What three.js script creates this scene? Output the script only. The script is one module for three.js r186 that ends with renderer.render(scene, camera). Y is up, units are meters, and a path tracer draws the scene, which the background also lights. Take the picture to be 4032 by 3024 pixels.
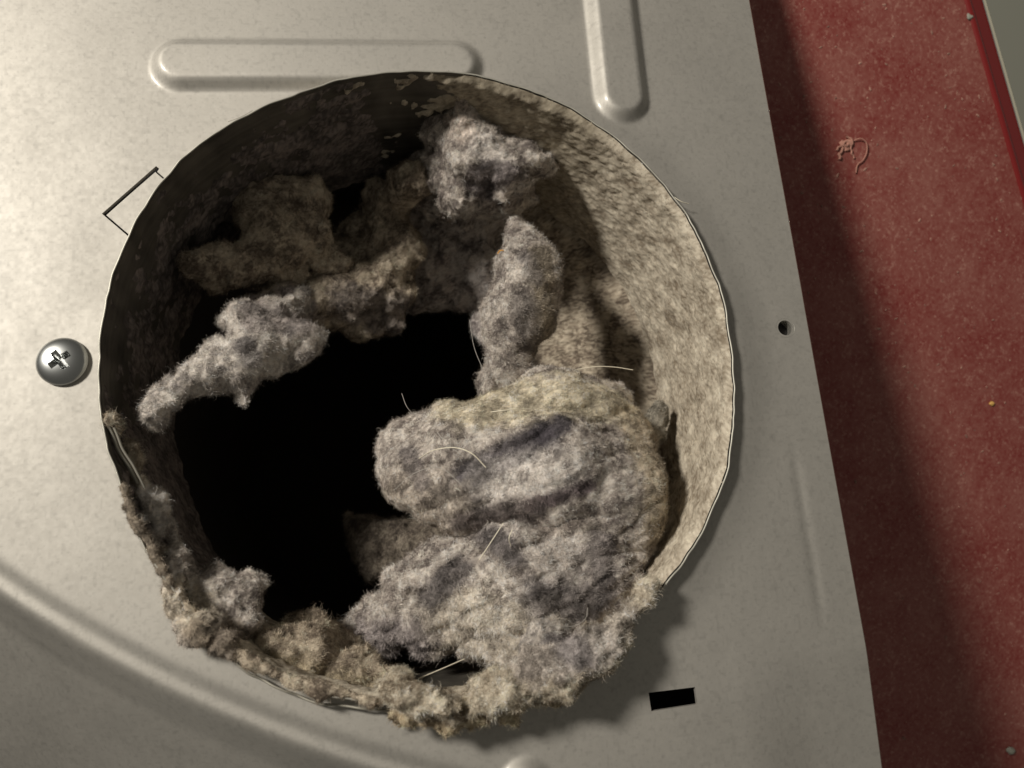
import * as THREE from 'three';
import { mergeGeometries, mergeVertices } from 'three/addons/utils/BufferGeometryUtils.js';
import { ImprovedNoise } from 'three/addons/math/ImprovedNoise.js';
import { Brush, Evaluator, SUBTRACTION } from 'three-bvh-csg';

// ---------------------------------------------------------------- camera, light, exposure
// Lengths below are millimetres on the back panel: x to its right, y up, z out of the sheet; MM turns them into metres.
const MM = 0.001;
const scene = new THREE.Scene();
scene.background = new THREE.Color().setRGB(0.112, 0.106, 0.092);        // the dim room round the machine
const camera = new THREE.PerspectiveCamera(53.02, 1024 / 768, 0.01, 20);
camera.matrixAutoUpdate = true;
{
  const m = new THREE.Matrix4().set(
    0.98671, 0.05467, -0.15303, 0,
    -0.08642, 0.97403, -0.20926, 0,
    0.13762, 0.21971, 0.96581, 0,
    0, 0, 0, 1);
  camera.quaternion.setFromRotationMatrix(m);
  camera.position.set(-6.75 * MM, -30.68 * MM, 121.55 * MM);
}
camera.focus = 0.131;
camera.userData.fStop = 26;
const renderer = new THREE.WebGLRenderer({ antialias: true });
renderer.setSize(1024, 768);
renderer.toneMapping = THREE.LinearToneMapping;
renderer.toneMappingExposure = 1;
renderer.shadowMap.enabled = true;

const torch = new THREE.PointLight(new THREE.Color().setRGB(1.0, 0.945, 0.85), 1.13, 0, 2);   // a hand torch held up and to the left
torch.name = 'torch_light';
torch.position.set(-372 * MM, 204 * MM, 393 * MM);
torch.castShadow = true;
torch.shadow.radius = 2.3;
torch.shadow.camera.near = 0.01; torch.shadow.camera.far = 2; torch.shadow.bias = -0.0005;
scene.add(torch);

// ---------------------------------------------------------------- helpers
let seed = 7;
const rnd = () => { seed = (seed * 1664525 + 1013904223) >>> 0; return seed / 4294967296; };
const rr = (a, b) => a + (b - a) * rnd();
const IN = new ImprovedNoise();
const noise = (x, y, z) => IN.noise(x + 31.7, y + 17.3, z + 53.1);
const fbm = (x, y, z, o) => { let s = 0, a = 1, f = 1; for (let i = 0; i < o; i++) { s += a * noise(x * f, y * f, z * f); a *= 0.5; f *= 2.03; } return s; };
const clamp = (v, a = 0, b = 1) => Math.min(b, Math.max(a, v));
const sstep = (a, b, v) => { const t = clamp((v - a) / (b - a)); return t * t * (3 - 2 * t); };
const mix = (a, b, t) => a + (b - a) * t;
const mix3 = (a, b, t) => [mix(a[0], b[0], t), mix(a[1], b[1], t), mix(a[2], b[2], t)];
const used = {};
const numbered = (n) => { used[n] = (used[n] ?? -1) + 1; return used[n] ? `${n}_${String(used[n]).padStart(3, '0')}` : n; };

function thing(name, label, category, at = [0, 0, 0], group) {
  const o = new THREE.Group();
  o.name = numbered(name); o.position.set(at[0] * MM, at[1] * MM, at[2] * MM);
  o.userData = { label, category };
  if (group) o.userData.group = group;
  scene.add(o);
  return o;
}
// a named mesh; its geometry is given in panel millimetres and is moved to the origin of the thing it belongs to
function part(name, geometry, material, parent, label) {
  const root = (() => { let p = parent; while (p.parent !== scene) p = p.parent; return p; })();
  geometry.scale(MM, MM, MM).translate(-root.position.x, -root.position.y, -root.position.z);
  const m = new THREE.Mesh(geometry, material);
  m.name = name; m.castShadow = m.receiveShadow = true;
  if (label) m.userData.label = label;
  parent.add(m);
  return m;
}
const geo = (pos, idx, uv, col) => {
  const g = new THREE.BufferGeometry();
  g.setAttribute('position', new THREE.Float32BufferAttribute(pos, 3));
  if (uv) g.setAttribute('uv', new THREE.Float32BufferAttribute(uv, 2));
  if (col) g.setAttribute('color', new THREE.Float32BufferAttribute(col, 3));
  g.setIndex(idx);
  g.computeVertexNormals();
  return g;
};
const tube = (pts, r, seg = 24, rad = 5, closed = false) => new THREE.TubeGeometry(new THREE.CatmullRomCurve3(pts.map((p) => new THREE.Vector3(...p)), closed), seg, r, rad, closed);

// tileable noise texture: f(u, v, n) gives rgb, n(freq, salt) is periodic value noise at that point
function texture(size, f, srgb) {
  const hash = (x, y, s) => { let h = (x * 374761393 + y * 668265263 + s * 974711) | 0; h = Math.imul(h ^ (h >>> 13), 1274126177); return ((h ^ (h >>> 16)) >>> 0) / 4294967296; };
  const d = new Uint8Array(size * size * 4);
  for (let j = 0; j < size; j++) for (let i = 0; i < size; i++) {
    const u = i / size, v = j / size;
    const n = (fr, s) => {
      const x = u * fr, y = v * fr, xi = Math.floor(x), yi = Math.floor(y), a = sstep(0, 1, x - xi), b = sstep(0, 1, y - yi);
      const h = (p, q) => hash((p + fr) % fr, (q + fr) % fr, s);
      return mix(mix(h(xi, yi), h(xi + 1, yi), a), mix(h(xi, yi + 1), h(xi + 1, yi + 1), a), b);
    };
    const c = f(n, u, v);
    for (let k = 0; k < 3; k++) d[(j * size + i) * 4 + k] = clamp(c[k]) * 255;
    d[(j * size + i) * 4 + 3] = 255;
  }
  const t = new THREE.DataTexture(d, size, size);
  t.wrapS = t.wrapT = THREE.RepeatWrapping; t.magFilter = THREE.LinearFilter; t.needsUpdate = true;
  if (srgb) t.colorSpace = THREE.SRGBColorSpace;
  return t;
}

// ---------------------------------------------------------------- materials
const galvColor = texture(1024, (n) => {
  const fleck = sstep(0.66, 0.9, n(96, 1)) * 0.5 + sstep(0.7, 0.92, n(150, 2)) * 0.5, pale = sstep(0.62, 0.9, n(128, 3)) * 0.5;
  const broad = n(6, 4) * 0.5 + n(13, 5) * 0.3 + n(29, 6) * 0.2;
  const v = 0.92 + (broad - 0.5) * 0.05 - fleck * 0.13 + pale * 0.04 + (n(256, 7) - 0.5) * 0.03;
  return [v, v * 0.993, v * 0.975];
});
const galvRough = texture(1024, (n) => { const v = 0.84 + (n(110, 11) - 0.5) * 0.06 + (n(60, 12) - 0.5) * 0.04 + (n(8, 13) - 0.5) * 0.08; return [v, v, v]; });
const galvBump = texture(1024, (n) => { const v = n(140, 21) * 0.5 + n(60, 22) * 0.35 + n(256, 23) * 0.15; return [v, v, v]; });
const M = {};
M.panel = new THREE.MeshPhysicalMaterial({ color: new THREE.Color().setRGB(0.53, 0.508, 0.472), map: galvColor, metalness: 0.74, roughness: 0.8, clearcoat: 0.45, clearcoatRoughness: 0.22, roughnessMap: galvRough, bumpMap: galvBump, bumpScale: 0.000007 });
M.edge = new THREE.MeshStandardMaterial({ color: new THREE.Color().setRGB(0.6, 0.58, 0.52), metalness: 0.8, roughness: 0.35 });
M.pipe = new THREE.MeshStandardMaterial({ vertexColors: true, metalness: 0.35, roughness: 0.62 });
M.rim = new THREE.MeshStandardMaterial({ color: new THREE.Color().setRGB(0.5, 0.48, 0.42), metalness: 0.6, roughness: 0.5 });
M.seam = new THREE.MeshStandardMaterial({ color: new THREE.Color().setRGB(0.34, 0.32, 0.27), metalness: 0.4, roughness: 0.6 });
M.screw = new THREE.MeshStandardMaterial({ color: new THREE.Color().setRGB(0.46, 0.47, 0.465), metalness: 1, roughness: 0.27 });
M.dark = new THREE.MeshStandardMaterial({ color: new THREE.Color().setRGB(0.012, 0.011, 0.011), roughness: 1 });
M.lint = new THREE.MeshStandardMaterial({ vertexColors: true, roughness: 1, metalness: 0 });
M.fuzz = new THREE.MeshStandardMaterial({ color: 0xffffff, roughness: 1, metalness: 0, side: THREE.DoubleSide });
const redMap = texture(1024, (n) => {
  const film = n(5, 31) * 0.4 + n(17, 32) * 0.3 + n(60, 33) * 0.3, speck = sstep(0.55, 0.95, n(70, 34)) * sstep(0.35, 0.7, n(150, 37)) * 0.8 + sstep(0.72, 0.97, n(160, 35)) * 0.5;
  const a = clamp(0.04 + film * 0.34 + speck * 0.4 + (n(90, 36) - 0.5) * 0.16);
  return mix3([0.21, 0.022, 0.019], [0.54, 0.29, 0.23], a);
});
M.red = new THREE.MeshPhysicalMaterial({ map: redMap, roughness: 0.6, clearcoat: 0.12, clearcoatRoughness: 0.3 });
M.redGloss = new THREE.MeshPhysicalMaterial({ color: new THREE.Color().setRGB(0.2, 0.008, 0.008), roughness: 0.3, clearcoat: 1, clearcoatRoughness: 0.25 });
M.trim = new THREE.MeshStandardMaterial({ color: new THREE.Color().setRGB(0.6, 0.56, 0.44), roughness: 0.5 });
M.grey = new THREE.MeshStandardMaterial({ color: new THREE.Color().setRGB(0.3, 0.3, 0.25), roughness: 0.8 });
M.hair = new THREE.MeshStandardMaterial({ color: new THREE.Color().setRGB(0.85, 0.78, 0.62), roughness: 0.35 });
M.hairGrey = new THREE.MeshStandardMaterial({ color: new THREE.Color().setRGB(0.45, 0.42, 0.38), roughness: 0.5 });
M.orange = new THREE.MeshStandardMaterial({ color: new THREE.Color().setRGB(0.75, 0.36, 0.06), roughness: 0.5 });
M.yellow = new THREE.MeshStandardMaterial({ color: new THREE.Color().setRGB(0.7, 0.42, 0.12), roughness: 0.6 });
M.rust = new THREE.MeshStandardMaterial({ color: new THREE.Color().setRGB(0.35, 0.11, 0.07), roughness: 0.8 });

// ---------------------------------------------------------------- the back panel: one stamped sheet
const rimTable = [[-180, 49.9], [-173, 49.8], [-159, 49.5], [-148, 50.4], [-127, 52.0], [-115, 52.2], [-104, 51.9], [-90, 51.4], [-70, 51.0], [-49, 50.7], [-29, 50.8], [-12, 50.2], [-1, 50.0], [13, 50.5], [34, 51.2], [57, 51.6], [76, 51.5], [90, 51.3], [103, 51.0], [115, 50.8], [126, 51.3], [139, 51.9], [150, 51.3], [162, 50.7], [170, 50.2], [180, 49.9]];
function rimR(t) {
  let d = (t * 180 / Math.PI) % 360; if (d > 180) d -= 360; if (d < -180) d += 360;
  let i = 0; while (rimTable[i + 1][0] < d) i++;
  const [a, r] = rimTable[i], [b, s] = rimTable[i + 1];
  return mix(r, s, sstep(0, 1, (d - a) / (b - a))) + 0.24 * noise(Math.cos(t) * 9, Math.sin(t) * 9, 4) + 0.16 * noise(Math.cos(t) * 21, Math.sin(t) * 21, 9);
}
const seg = (p, a, b) => { const vx = b[0] - a[0], vy = b[1] - a[1], t = clamp(((p[0] - a[0]) * vx + (p[1] - a[1]) * vy) / (vx * vx + vy * vy)); return Math.hypot(p[0] - a[0] - vx * t, p[1] - a[1] - vy * t); };
const beads = [
  { a: [-39.0, 53.8, 0.0], b: [7.3, 54.2, 0.0], w: 5.2, h: 1.7, s: 2.3 },
  { a: [38.2, 95.5, 0.0], b: [37.3, 47.7, 0.0], w: 5.4, h: 1.9, s: 2.4 },
  { a: [9.2, -64.7, 0.0], b: [9.8, -77.0, 0.0], w: 4.4, h: 1.7, s: 2.8 },
];
const ramp = (t, q) => { const f = (u) => (u <= 0 ? 0 : u < q ? u * u / (2 * q) : u - q / 2); return clamp((f(t) - f(t - 1 + q) ) / (1 - q)); };   // straight flank with rounded bends
const beadAt = (b, x, y) => { const d = seg([x, y], b.a, b.b); return b.h * ramp((b.w - d) / b.s, 0.25); };
// the round boss: beyond this big circle the sheet steps down
const boss = (() => {                                   // the circle through three points of the bend
  const [p, q, r] = [[-63.3, -25.5, 0.0], [-38.2, -42.8, 0.0], [-9.5, -57.0, 0.0]];
  const ax = q[0] - p[0], ay = q[1] - p[1], bx = r[0] - p[0], by = r[1] - p[1], d = 2 * (ax * by - ay * bx);
  const ux = (by * (ax * ax + ay * ay) - ay * (bx * bx + by * by)) / d, uy = (ax * (bx * bx + by * by) - bx * (ax * ax + ay * ay)) / d;
  return [p[0] + ux, p[1] + uy, Math.hypot(ux, uy)];
})();
const creaseA = [37.0, -52.4, 0.0], creaseB = [69.5, -51.3, 0.0];
function sheetZ(x, y) {
  let z = 0;
  for (const b of beads) z += beadAt(b, x, y);
  const s = Math.hypot(x - boss[0], y - boss[1]) - boss[2], far = sstep(4, 30, x);
  if (s > -1) z += (1 - far) * (-0.9 * sstep(-0.1, 2.6, s) + 0.25 * Math.exp(-(((s - 3.4) / 0.9) ** 2)) - 1.0 * Math.max(0, s - 3.4) ** 2 / (Math.max(0, s - 3.4) + 2.5) - 5 * sstep(3.8, 10.5, s));
  const c = ((x - creaseA[0]) * (creaseB[1] - creaseA[1]) - (y - creaseA[1]) * (creaseB[0] - creaseA[0])) / Math.hypot(creaseB[0] - creaseA[0], creaseB[1] - creaseA[1]);
  z -= sstep(43, 56, x) * 0.09 * Math.max(0, c - 0.2 + 0.5 * Math.exp(-c * c));
  z -= 0.16 * Math.exp(-(((x - 59.6 - 0.25 * noise(0, y * 0.05, 2)) / 0.8) ** 2)) * sstep(-16, -24, y) * sstep(-50, -42, y);
  z += 1.0 * sstep(0, 34, x) * Math.exp(-((Math.max(0, Math.hypot(x, y) - 51) / 4.5) ** 2));                     // drawn up round the duct collar
  z += 0.12 * noise(x * 0.035, y * 0.035, 1.5);
  return z;
}
const EDGE = 65.5, CELL = 0.5;
const windows = [                                       // flat windows in the sheet that carry the openings
  { x0: -60, x1: -34, y0: 16, y1: 44 },                 // knock-out tab
  { x0: 60, x1: 65, y0: 0.5, y1: 6.5 },                    // round hole
  { x0: 26, x1: 42, y0: -62, y1: -50 },                 // slot
];
const flatten = (x, y) => { let f = 1; for (const w of windows) { const d = Math.max(w.x0 - x, x - w.x1, w.y0 - y, y - w.y1); f = Math.min(f, sstep(0, 3, d)); } return f; };
const sheetBend = (x, y) => sheetZ(x, y) * flatten(x, y);
const panel = thing('dryer_back_panel', 'pale galvanised sheet metal panel round the lint filled duct, with stamped ribs and holes', 'metal panel');
{
  const x0 = -112, y0 = -100, nx = Math.round((EDGE - x0) / CELL), ny = 400, dx = (EDGE - x0) / nx;
  const pos = [], uv = [], idx = [], beadIdx = [[], [], []];
  for (let j = 0; j <= ny; j++) for (let i = 0; i <= nx; i++) {
    const x = x0 + i * dx, y = y0 + j * CELL;
    pos.push(x + 0.9 * sstep(65.2, 65.5, x) * clamp((70 - y) / 140), y, sheetBend(x, y)); uv.push(x / 60, y / 60);
  }
  for (let j = 0; j < ny; j++) for (let i = 0; i < nx; i++) {
    const x = x0 + (i + 0.5) * dx, y = y0 + (j + 0.5) * CELL, t = Math.atan2(y, x);
    if (Math.hypot(x, y) < rimR(t) - 0.05) continue;
    if (windows.some((w) => x > w.x0 && x < w.x1 && y > w.y0 && y < w.y1)) continue;
    const k = j * (nx + 1) + i, q = [k, k + 1, k + nx + 2, k, k + nx + 2, k + nx + 1];
    const b = beads.findIndex((o) => seg([x, y], o.a, o.b) < o.w);
    (b < 0 ? idx : beadIdx[b]).push(...q);
  }
  const all = geo(pos, [...idx, ...beadIdx.flat()], uv);
  const sub = (list) => { const g = all.clone(); g.setIndex(list); return mergeVertices(g.toNonIndexed(), 1e-6); };
  part('sheet', sub(idx), M.panel, panel);
  beadIdx.forEach((b) => part('stamped_rib', sub(b), M.panel, panel));
  // window patches with their openings
  const path = (pts, c = new THREE.Path()) => { pts.forEach((p, i) => (i ? c.lineTo(p[0], p[1]) : c.moveTo(p[0], p[1]))); c.closePath(); return c; };
  const rect = (w) => path([[w.x0, w.y0], [w.x1, w.y0], [w.x1, w.y1], [w.x0, w.y1]], new THREE.Shape());
  const plate = (shape, depth, z) => { const g = new THREE.ExtrudeGeometry(shape, { depth, bevelEnabled: false, curveSegments: 32 }).translate(0, 0, z - depth); const u = g.attributes.uv; for (let i = 0; i < u.count; i++) u.setXY(i, g.attributes.position.getX(i) / 60, g.attributes.position.getY(i) / 60); return g; };
  const A = [-51.0, 27.1, 0.0], B = [-42.9, 35.3, 0.0];
  const L = Math.hypot(B[0] - A[0], B[1] - A[1]), ex = [(B[0] - A[0]) / L, (B[1] - A[1]) / L], ey = [ex[1], -ex[0]];
  const at = (u, v) => [A[0] + ex[0] * u + ey[0] * v, A[1] + ex[1] * u + ey[1] * v];
  const s0 = rect(windows[0]); s0.holes.push(path([at(0, 0), at(L, 0), at(L, 1.2), at(L - 0.7, 1.5), at(L - 0.7, 14), at(0, 14)]));
  // leave out what the duct covers
  const bite = []; for (let a = 100; a <= 200; a += 2) { const t = a * Math.PI / 180; bite.push([Math.cos(t) * (rimR(t) - 0.05), Math.sin(t) * (rimR(t) - 0.05)]); }
  s0.holes.length = 0;
  {
    const w = windows[0], hits = [];
    const inside = [w.x1, w.y0];
    // outline: left, top edges, then along the duct back to the bottom edge
    const arc = bite.filter((p) => p[0] > w.x0 && p[0] < w.x1 && p[1] > w.y0 && p[1] < w.y1);
    const shape = path([[w.x0, w.y0], [-Math.sqrt(50.3 ** 2 - w.y0 ** 2), w.y0], ...arc.reverse(), [w.x1, Math.min(w.y1, Math.sqrt(51.7 ** 2 - w.x1 ** 2))], [w.x1, w.y1], [w.x0, w.y1]].filter((p, i, a) => !i || Math.hypot(p[0] - a[i - 1][0], p[1] - a[i - 1][1]) > 0.05), new THREE.Shape());
    let reach = 0; while (Math.hypot(...at(L * 0.5, reach)) > 51.2) reach += 0.1;
    const v1 = (u) => { let v = 0; while (Math.hypot(...at(u, v)) > rimR(Math.atan2(at(u, v)[1], at(u, v)[0])) + 0.3) v += 0.05; return v; };
    const far = []; for (let k = 0; k <= 10; k++) { const u = L - 0.6 - (L - 0.6) * k / 10; far.push(at(u, v1(u) - 0.1)); }
    shape.holes.push(path([at(0, 0), at(L, 0), at(L, 0.7), at(L - 0.6, 0.85), ...far]));
    part('tab_frame', plate(shape, 0.7, 0), M.panel, panel);
    const tabFar = []; for (let k = 0; k <= 10; k++) { const u = L - 0.85 - (L - 1.15) * k / 10; tabFar.push(at(u, v1(u) - 0.15)); }
    const tab = plate(path([at(0.3, 0.62), at(L - 0.85, 0.62), ...tabFar], new THREE.Shape()), 0.7, -0.12);
    part('knockout_tab', tab, M.panel, panel);
    const lip = tube([[...at(0.3, 0.68), -0.28], [...at(L * 0.5, 0.66), -0.26], [...at(L - 0.8, 0.68), -0.28]], 0.16, 16, 6);
    part('tab_edge', lip, M.edge, panel);
  }
  const hc = [61.7, 3.0, 0.0], s1 = rect(windows[1]);
  { const h = new THREE.Path(); h.absarc(hc[0], hc[1], 1.35, 0, Math.PI * 2, true); s1.holes.push(h); }
  part('drilled_hole_plate', plate(s1, 0.7, 0), M.panel, panel);
  part('hole_collar', new THREE.LatheGeometry([[1.36, 1.9], [1.3, 0.7], [1.42, 0.12], [1.75, -0.02]].map((p) => new THREE.Vector2(p[0], -p[1])), 36).rotateX(Math.PI / 2).translate(hc[0], hc[1], 0), M.edge, panel);
  part('hole_depth', new THREE.CylinderGeometry(1.5, 1.5, 0.8, 24).rotateX(Math.PI / 2).translate(hc[0], hc[1], -2.4), M.dark, panel);
  const sc = [[29.4, -53.9, 0.0], [36.9, -53.9, 0.0], [36.9, -56.4, 0.0], [29.5, -56.6, 0.0]];
  const s2 = rect(windows[2]); s2.holes.push(path(sc));
  part('slot_plate', plate(s2, 0.7, 0), M.panel, panel);
  // cut edge of the sheet on its right
  const ep = [], eu = [], ei = [];
  for (let j = 0; j <= ny; j++) { const y = y0 + j * CELL, z = sheetBend(EDGE, y), e = EDGE + 0.9 * clamp((70 - y) / 140); ep.push(e, y, z, e + 0.25, y, z - 0.2, e + 0.25, y, z - 0.8, e - 1.2, y, z - 0.9); for (let k = 0; k < 4; k++) eu.push(k * 0.01, y / 60); }
  for (let j = 0; j < ny; j++) for (let k = 0; k < 3; k++) { const a = j * 4 + k; ei.push(a, a + 1, a + 5, a, a + 5, a + 4); }
  part('cut_edge', geo(ep, ei, eu), M.edge, panel);
}

// ---------------------------------------------------------------- the duct stub
const RIM = 3, PIPE_END = -32;
const duct = thing('exhaust_duct', 'round metal exhaust duct stub with thin crinkled bright rim', 'duct', [0, 0, RIM]);
{
  const n = 720, rows = 60, pos = [], idx = [], col = [], uv = [];
  const lift = (t) => 0.22 * noise(Math.cos(t) * 5, Math.sin(t) * 5, 12) + 0.1 * noise(Math.cos(t) * 20, Math.sin(t) * 20, 22);
  for (let j = 0; j <= rows; j++) for (let i = 0; i <= n; i++) {
    const t = (i % n) / n * Math.PI * 2, f = j / rows, z = mix(RIM + lift(t) , PIPE_END, f);
    const r = rimR(t) - 0.45 - 0.5 * f - 0.05 * Math.cos(z * 2.4);
    pos.push(Math.cos(t) * r, Math.sin(t) * r, z);
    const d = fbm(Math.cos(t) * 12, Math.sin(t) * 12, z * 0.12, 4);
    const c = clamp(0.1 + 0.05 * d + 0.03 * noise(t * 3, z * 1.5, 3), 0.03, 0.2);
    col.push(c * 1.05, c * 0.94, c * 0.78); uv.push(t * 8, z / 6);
  }
  for (let j = 0; j < rows; j++) for (let i = 0; i < n; i++) { const k = j * (n + 1) + i; idx.push(k, k + 1, k + n + 2, k, k + n + 2, k + n + 1); }
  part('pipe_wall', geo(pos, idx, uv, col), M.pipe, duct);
  const op = [], oi = [], oc = [];
  for (let i = 0; i <= n; i++) { const t = (i % n) / n * Math.PI * 2, r = rimR(t); for (const z of [RIM + lift(t) - 0.1, -1.5]) { op.push(Math.cos(t) * r, Math.sin(t) * r, z); oc.push(0.4, 0.38, 0.33); } }
  for (let i = 0; i < n; i++) oi.push(2 * i, 2 * i + 1, 2 * i + 3, 2 * i, 2 * i + 3, 2 * i + 2);
  part('outer_wall', geo(op, oi, null, oc), M.pipe, duct);
  const rimPts = []; for (let i = 0; i < 240; i++) { const t = i / 240 * Math.PI * 2, r = rimR(t) - 0.2; rimPts.push([Math.cos(t) * r, Math.sin(t) * r, RIM + lift(t)]); }
  part('rim', tube(rimPts, 0.17, 960, 6, true), M.rim, duct);
  // lock seam: two folded strips in the wall at the left
  const seam = (off, r0, w) => { const pts = []; for (let i = 0; i <= 10; i++) { const f = i / 10, t = (-171.5 + off + 11.5 * f) * Math.PI / 180, r = rimR(t) - r0 - 0.9 * f; pts.push([Math.cos(t) * r, Math.sin(t) * r, RIM - 0.4 - 2.6 * f]); } return tube(pts, w, 24, 6); };
  part('lock_seam', mergeGeometries([seam(0, 0.75, 0.3), seam(1.2, 1.5, 0.2)]), M.seam, duct);
  // a bent collar lip just outside the rim at the bottom left
  const lipPts = []; for (let a = -135; a <= -98; a += 2) { const t = a * Math.PI / 180, r = rimR(t) + 0.75 + 0.5 * Math.sin((a + 135) / 37 * Math.PI); lipPts.push([Math.cos(t) * r, Math.sin(t) * r, 1.4 + 0.3 * Math.sin(a)]); }
  part('collar_lip', tube(lipPts, 0.2, 60, 6), M.seam, duct);
}
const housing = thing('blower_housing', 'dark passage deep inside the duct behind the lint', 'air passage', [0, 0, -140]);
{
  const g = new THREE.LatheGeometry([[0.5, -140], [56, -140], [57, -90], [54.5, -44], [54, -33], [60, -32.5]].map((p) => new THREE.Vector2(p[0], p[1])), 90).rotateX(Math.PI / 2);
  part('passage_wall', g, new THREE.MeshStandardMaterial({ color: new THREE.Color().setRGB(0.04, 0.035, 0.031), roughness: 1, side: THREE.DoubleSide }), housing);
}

// ---------------------------------------------------------------- screw
{
  const c = [-55.9, 2.9, 0.0];
  const s = thing('screw', 'shiny domed steel cross head screw left of the duct', 'screw', c);
  const prof = []; for (let i = 0; i <= 20; i++) { const a = i / 20 * Math.PI / 2; prof.push(new THREE.Vector2(3.72 * Math.sin(a) ** 0.92 + 0.0001, 0.4 + 1.25 * Math.cos(a))); }
  prof.push(new THREE.Vector2(3.62, 0.1), new THREE.Vector2(3.4, 0.0), new THREE.Vector2(0.0001, 0));
  const head = new Brush(new THREE.LatheGeometry(prof.reverse(), 72).rotateX(Math.PI / 2));
  const ev = new Evaluator(); ev.attributes = ['position', 'normal'];
  let out = head; head.updateMatrixWorld();
  for (const turn of [0.62, 0.62 + Math.PI / 2]) {
    const sh = new THREE.Shape(); sh.moveTo(-1.95, 1.6); sh.lineTo(1.95, 1.6); sh.lineTo(1.75, 3); sh.lineTo(-1.75, 3); sh.closePath();
    const g = new THREE.BufferGeometry();
    const a = 2.5, b = 0.55, w0 = 0.72, w1 = 0.26, z0 = 2.5, z1 = 0.3;
    const v = [[-a, -w0, z0], [a, -w0, z0], [a, w0, z0], [-a, w0, z0], [-b, -w1, z1], [b, -w1, z1], [b, w1, z1], [-b, w1, z1]];
    const q = [[0, 1, 2, 3], [7, 6, 5, 4], [0, 4, 5, 1], [1, 5, 6, 2], [2, 6, 7, 3], [3, 7, 4, 0]], p = [];
    for (const [i, j, k, l] of q) for (const e of [i, j, k, i, k, l]) p.push(...v[e]);
    g.setAttribute('position', new THREE.Float32BufferAttribute(p, 3)); g.computeVertexNormals();
    const br = new Brush(g); br.rotation.z = turn; br.position.set(0.02 * turn, 0, 0); br.updateMatrixWorld();
    out = ev.evaluate(out, br, SUBTRACTION); out.updateMatrixWorld();
  }
  part('screw_head', out.geometry.clone().translate(...c), M.screw, s);
  part('screw_shank', new THREE.CylinderGeometry(1.8, 1.8, 8, 24).rotateX(Math.PI / 2).translate(c[0], c[1], -4.1), M.screw, s);
}

// ---------------------------------------------------------------- the red cabinet behind the panel's edge
const redZ = (y) => -17 + 0.31 * (y - 88);
const foldAt = [[132.7, 113.4], [85.2, 130.7], [33.7, 149.5], [-58.2, 183.1]];                                  // [y, x] of the fold
const foldX = (y) => { let i = 0; while (i < foldAt.length - 2 && foldAt[i + 1][0] > y) i++; const [p, q] = [foldAt[i], foldAt[i + 1]]; return p[1] + (q[1] - p[1]) * (y - p[0]) / (q[0] - p[0]); };
const cab = thing('red_cabinet', 'dusty red painted dryer cabinet side standing behind the right edge of the panel', 'dryer cabinet', [100, 0, -60]);
{
  // face with a rounded front fold on its right, then the glossy side that turns away
  const pos = [], idx = [], uv = [], ep = [], ei = [], sp = [], si = [], tp = [], gp = [];
  const rows = 80, cols = 30;
  for (let j = 0; j <= rows; j++) {
    const y = 130 - j / rows * 270, xr = foldX(y), z = redZ(y);
    for (let i = 0; i <= cols; i++) { const x = mix(58, xr, i / cols); pos.push(x, y, z); uv.push(x / 50, y / 50); }
    for (let i = 0; i <= 10; i++) { const a = -1.2 + i / 10 * 2.6, r = 0.95; ep.push(xr + r * Math.sin(a), y, z - 0.1 + r * (Math.cos(a) - 0.36)); }   // raised rolled edge
    const bx = xr + 0.5, bz = z - 0.25, w = 4.4, fall = 0.16;
    sp.push(bx, y, bz, bx + w, y, bz - w * fall);
    tp.push(bx + w - 0.05, y, bz - w * fall + 0.3, bx + w + 0.75, y, bz - w * fall + 0.2); gp.push(bx + w + 0.7, y, bz - w * fall, bx + w + 70, y, bz - w * fall - 14);
  }
  const grid = (out, w) => { for (let j = 0; j < rows; j++) for (let i = 0; i < w - 1; i++) { const k = j * w + i; out.push(k, k + w, k + 1, k + 1, k + w, k + w + 1); } };
  grid(idx, cols + 1); grid(ei, 11); grid(si, 2);
  part('cabinet_face', geo(pos, idx, uv), M.red, cab);
  part('rounded_edge', geo(ep, ei), M.redGloss, cab);
  part('cabinet_side', geo(sp, si), M.redGloss, cab);
  const w = thing('grey_appliance', 'grey appliance side with pale edge strip beyond the red cabinet, top right corner', 'appliance', [150, 80, -40]);
  part('pale_edge_strip', geo(tp, si), M.trim, w);
  part('grey_side', geo(gp, si), M.grey, w);
  const box = new THREE.BoxGeometry(176, 240, 2).translate(-34, 0, -150);
  const left = new THREE.BoxGeometry(2, 240, 60).translate(57.5, 0, -122), right = new THREE.BoxGeometry(2, 240, 150).translate(-122, 0, -76);
  part('inner_wall', mergeGeometries([box, left, right, new THREE.BoxGeometry(10, 190, 1).translate(58, 0, -7), new THREE.BoxGeometry(34, 45, 1).translate(36, -76, -8.4)]), M.dark, cab);
}
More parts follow.
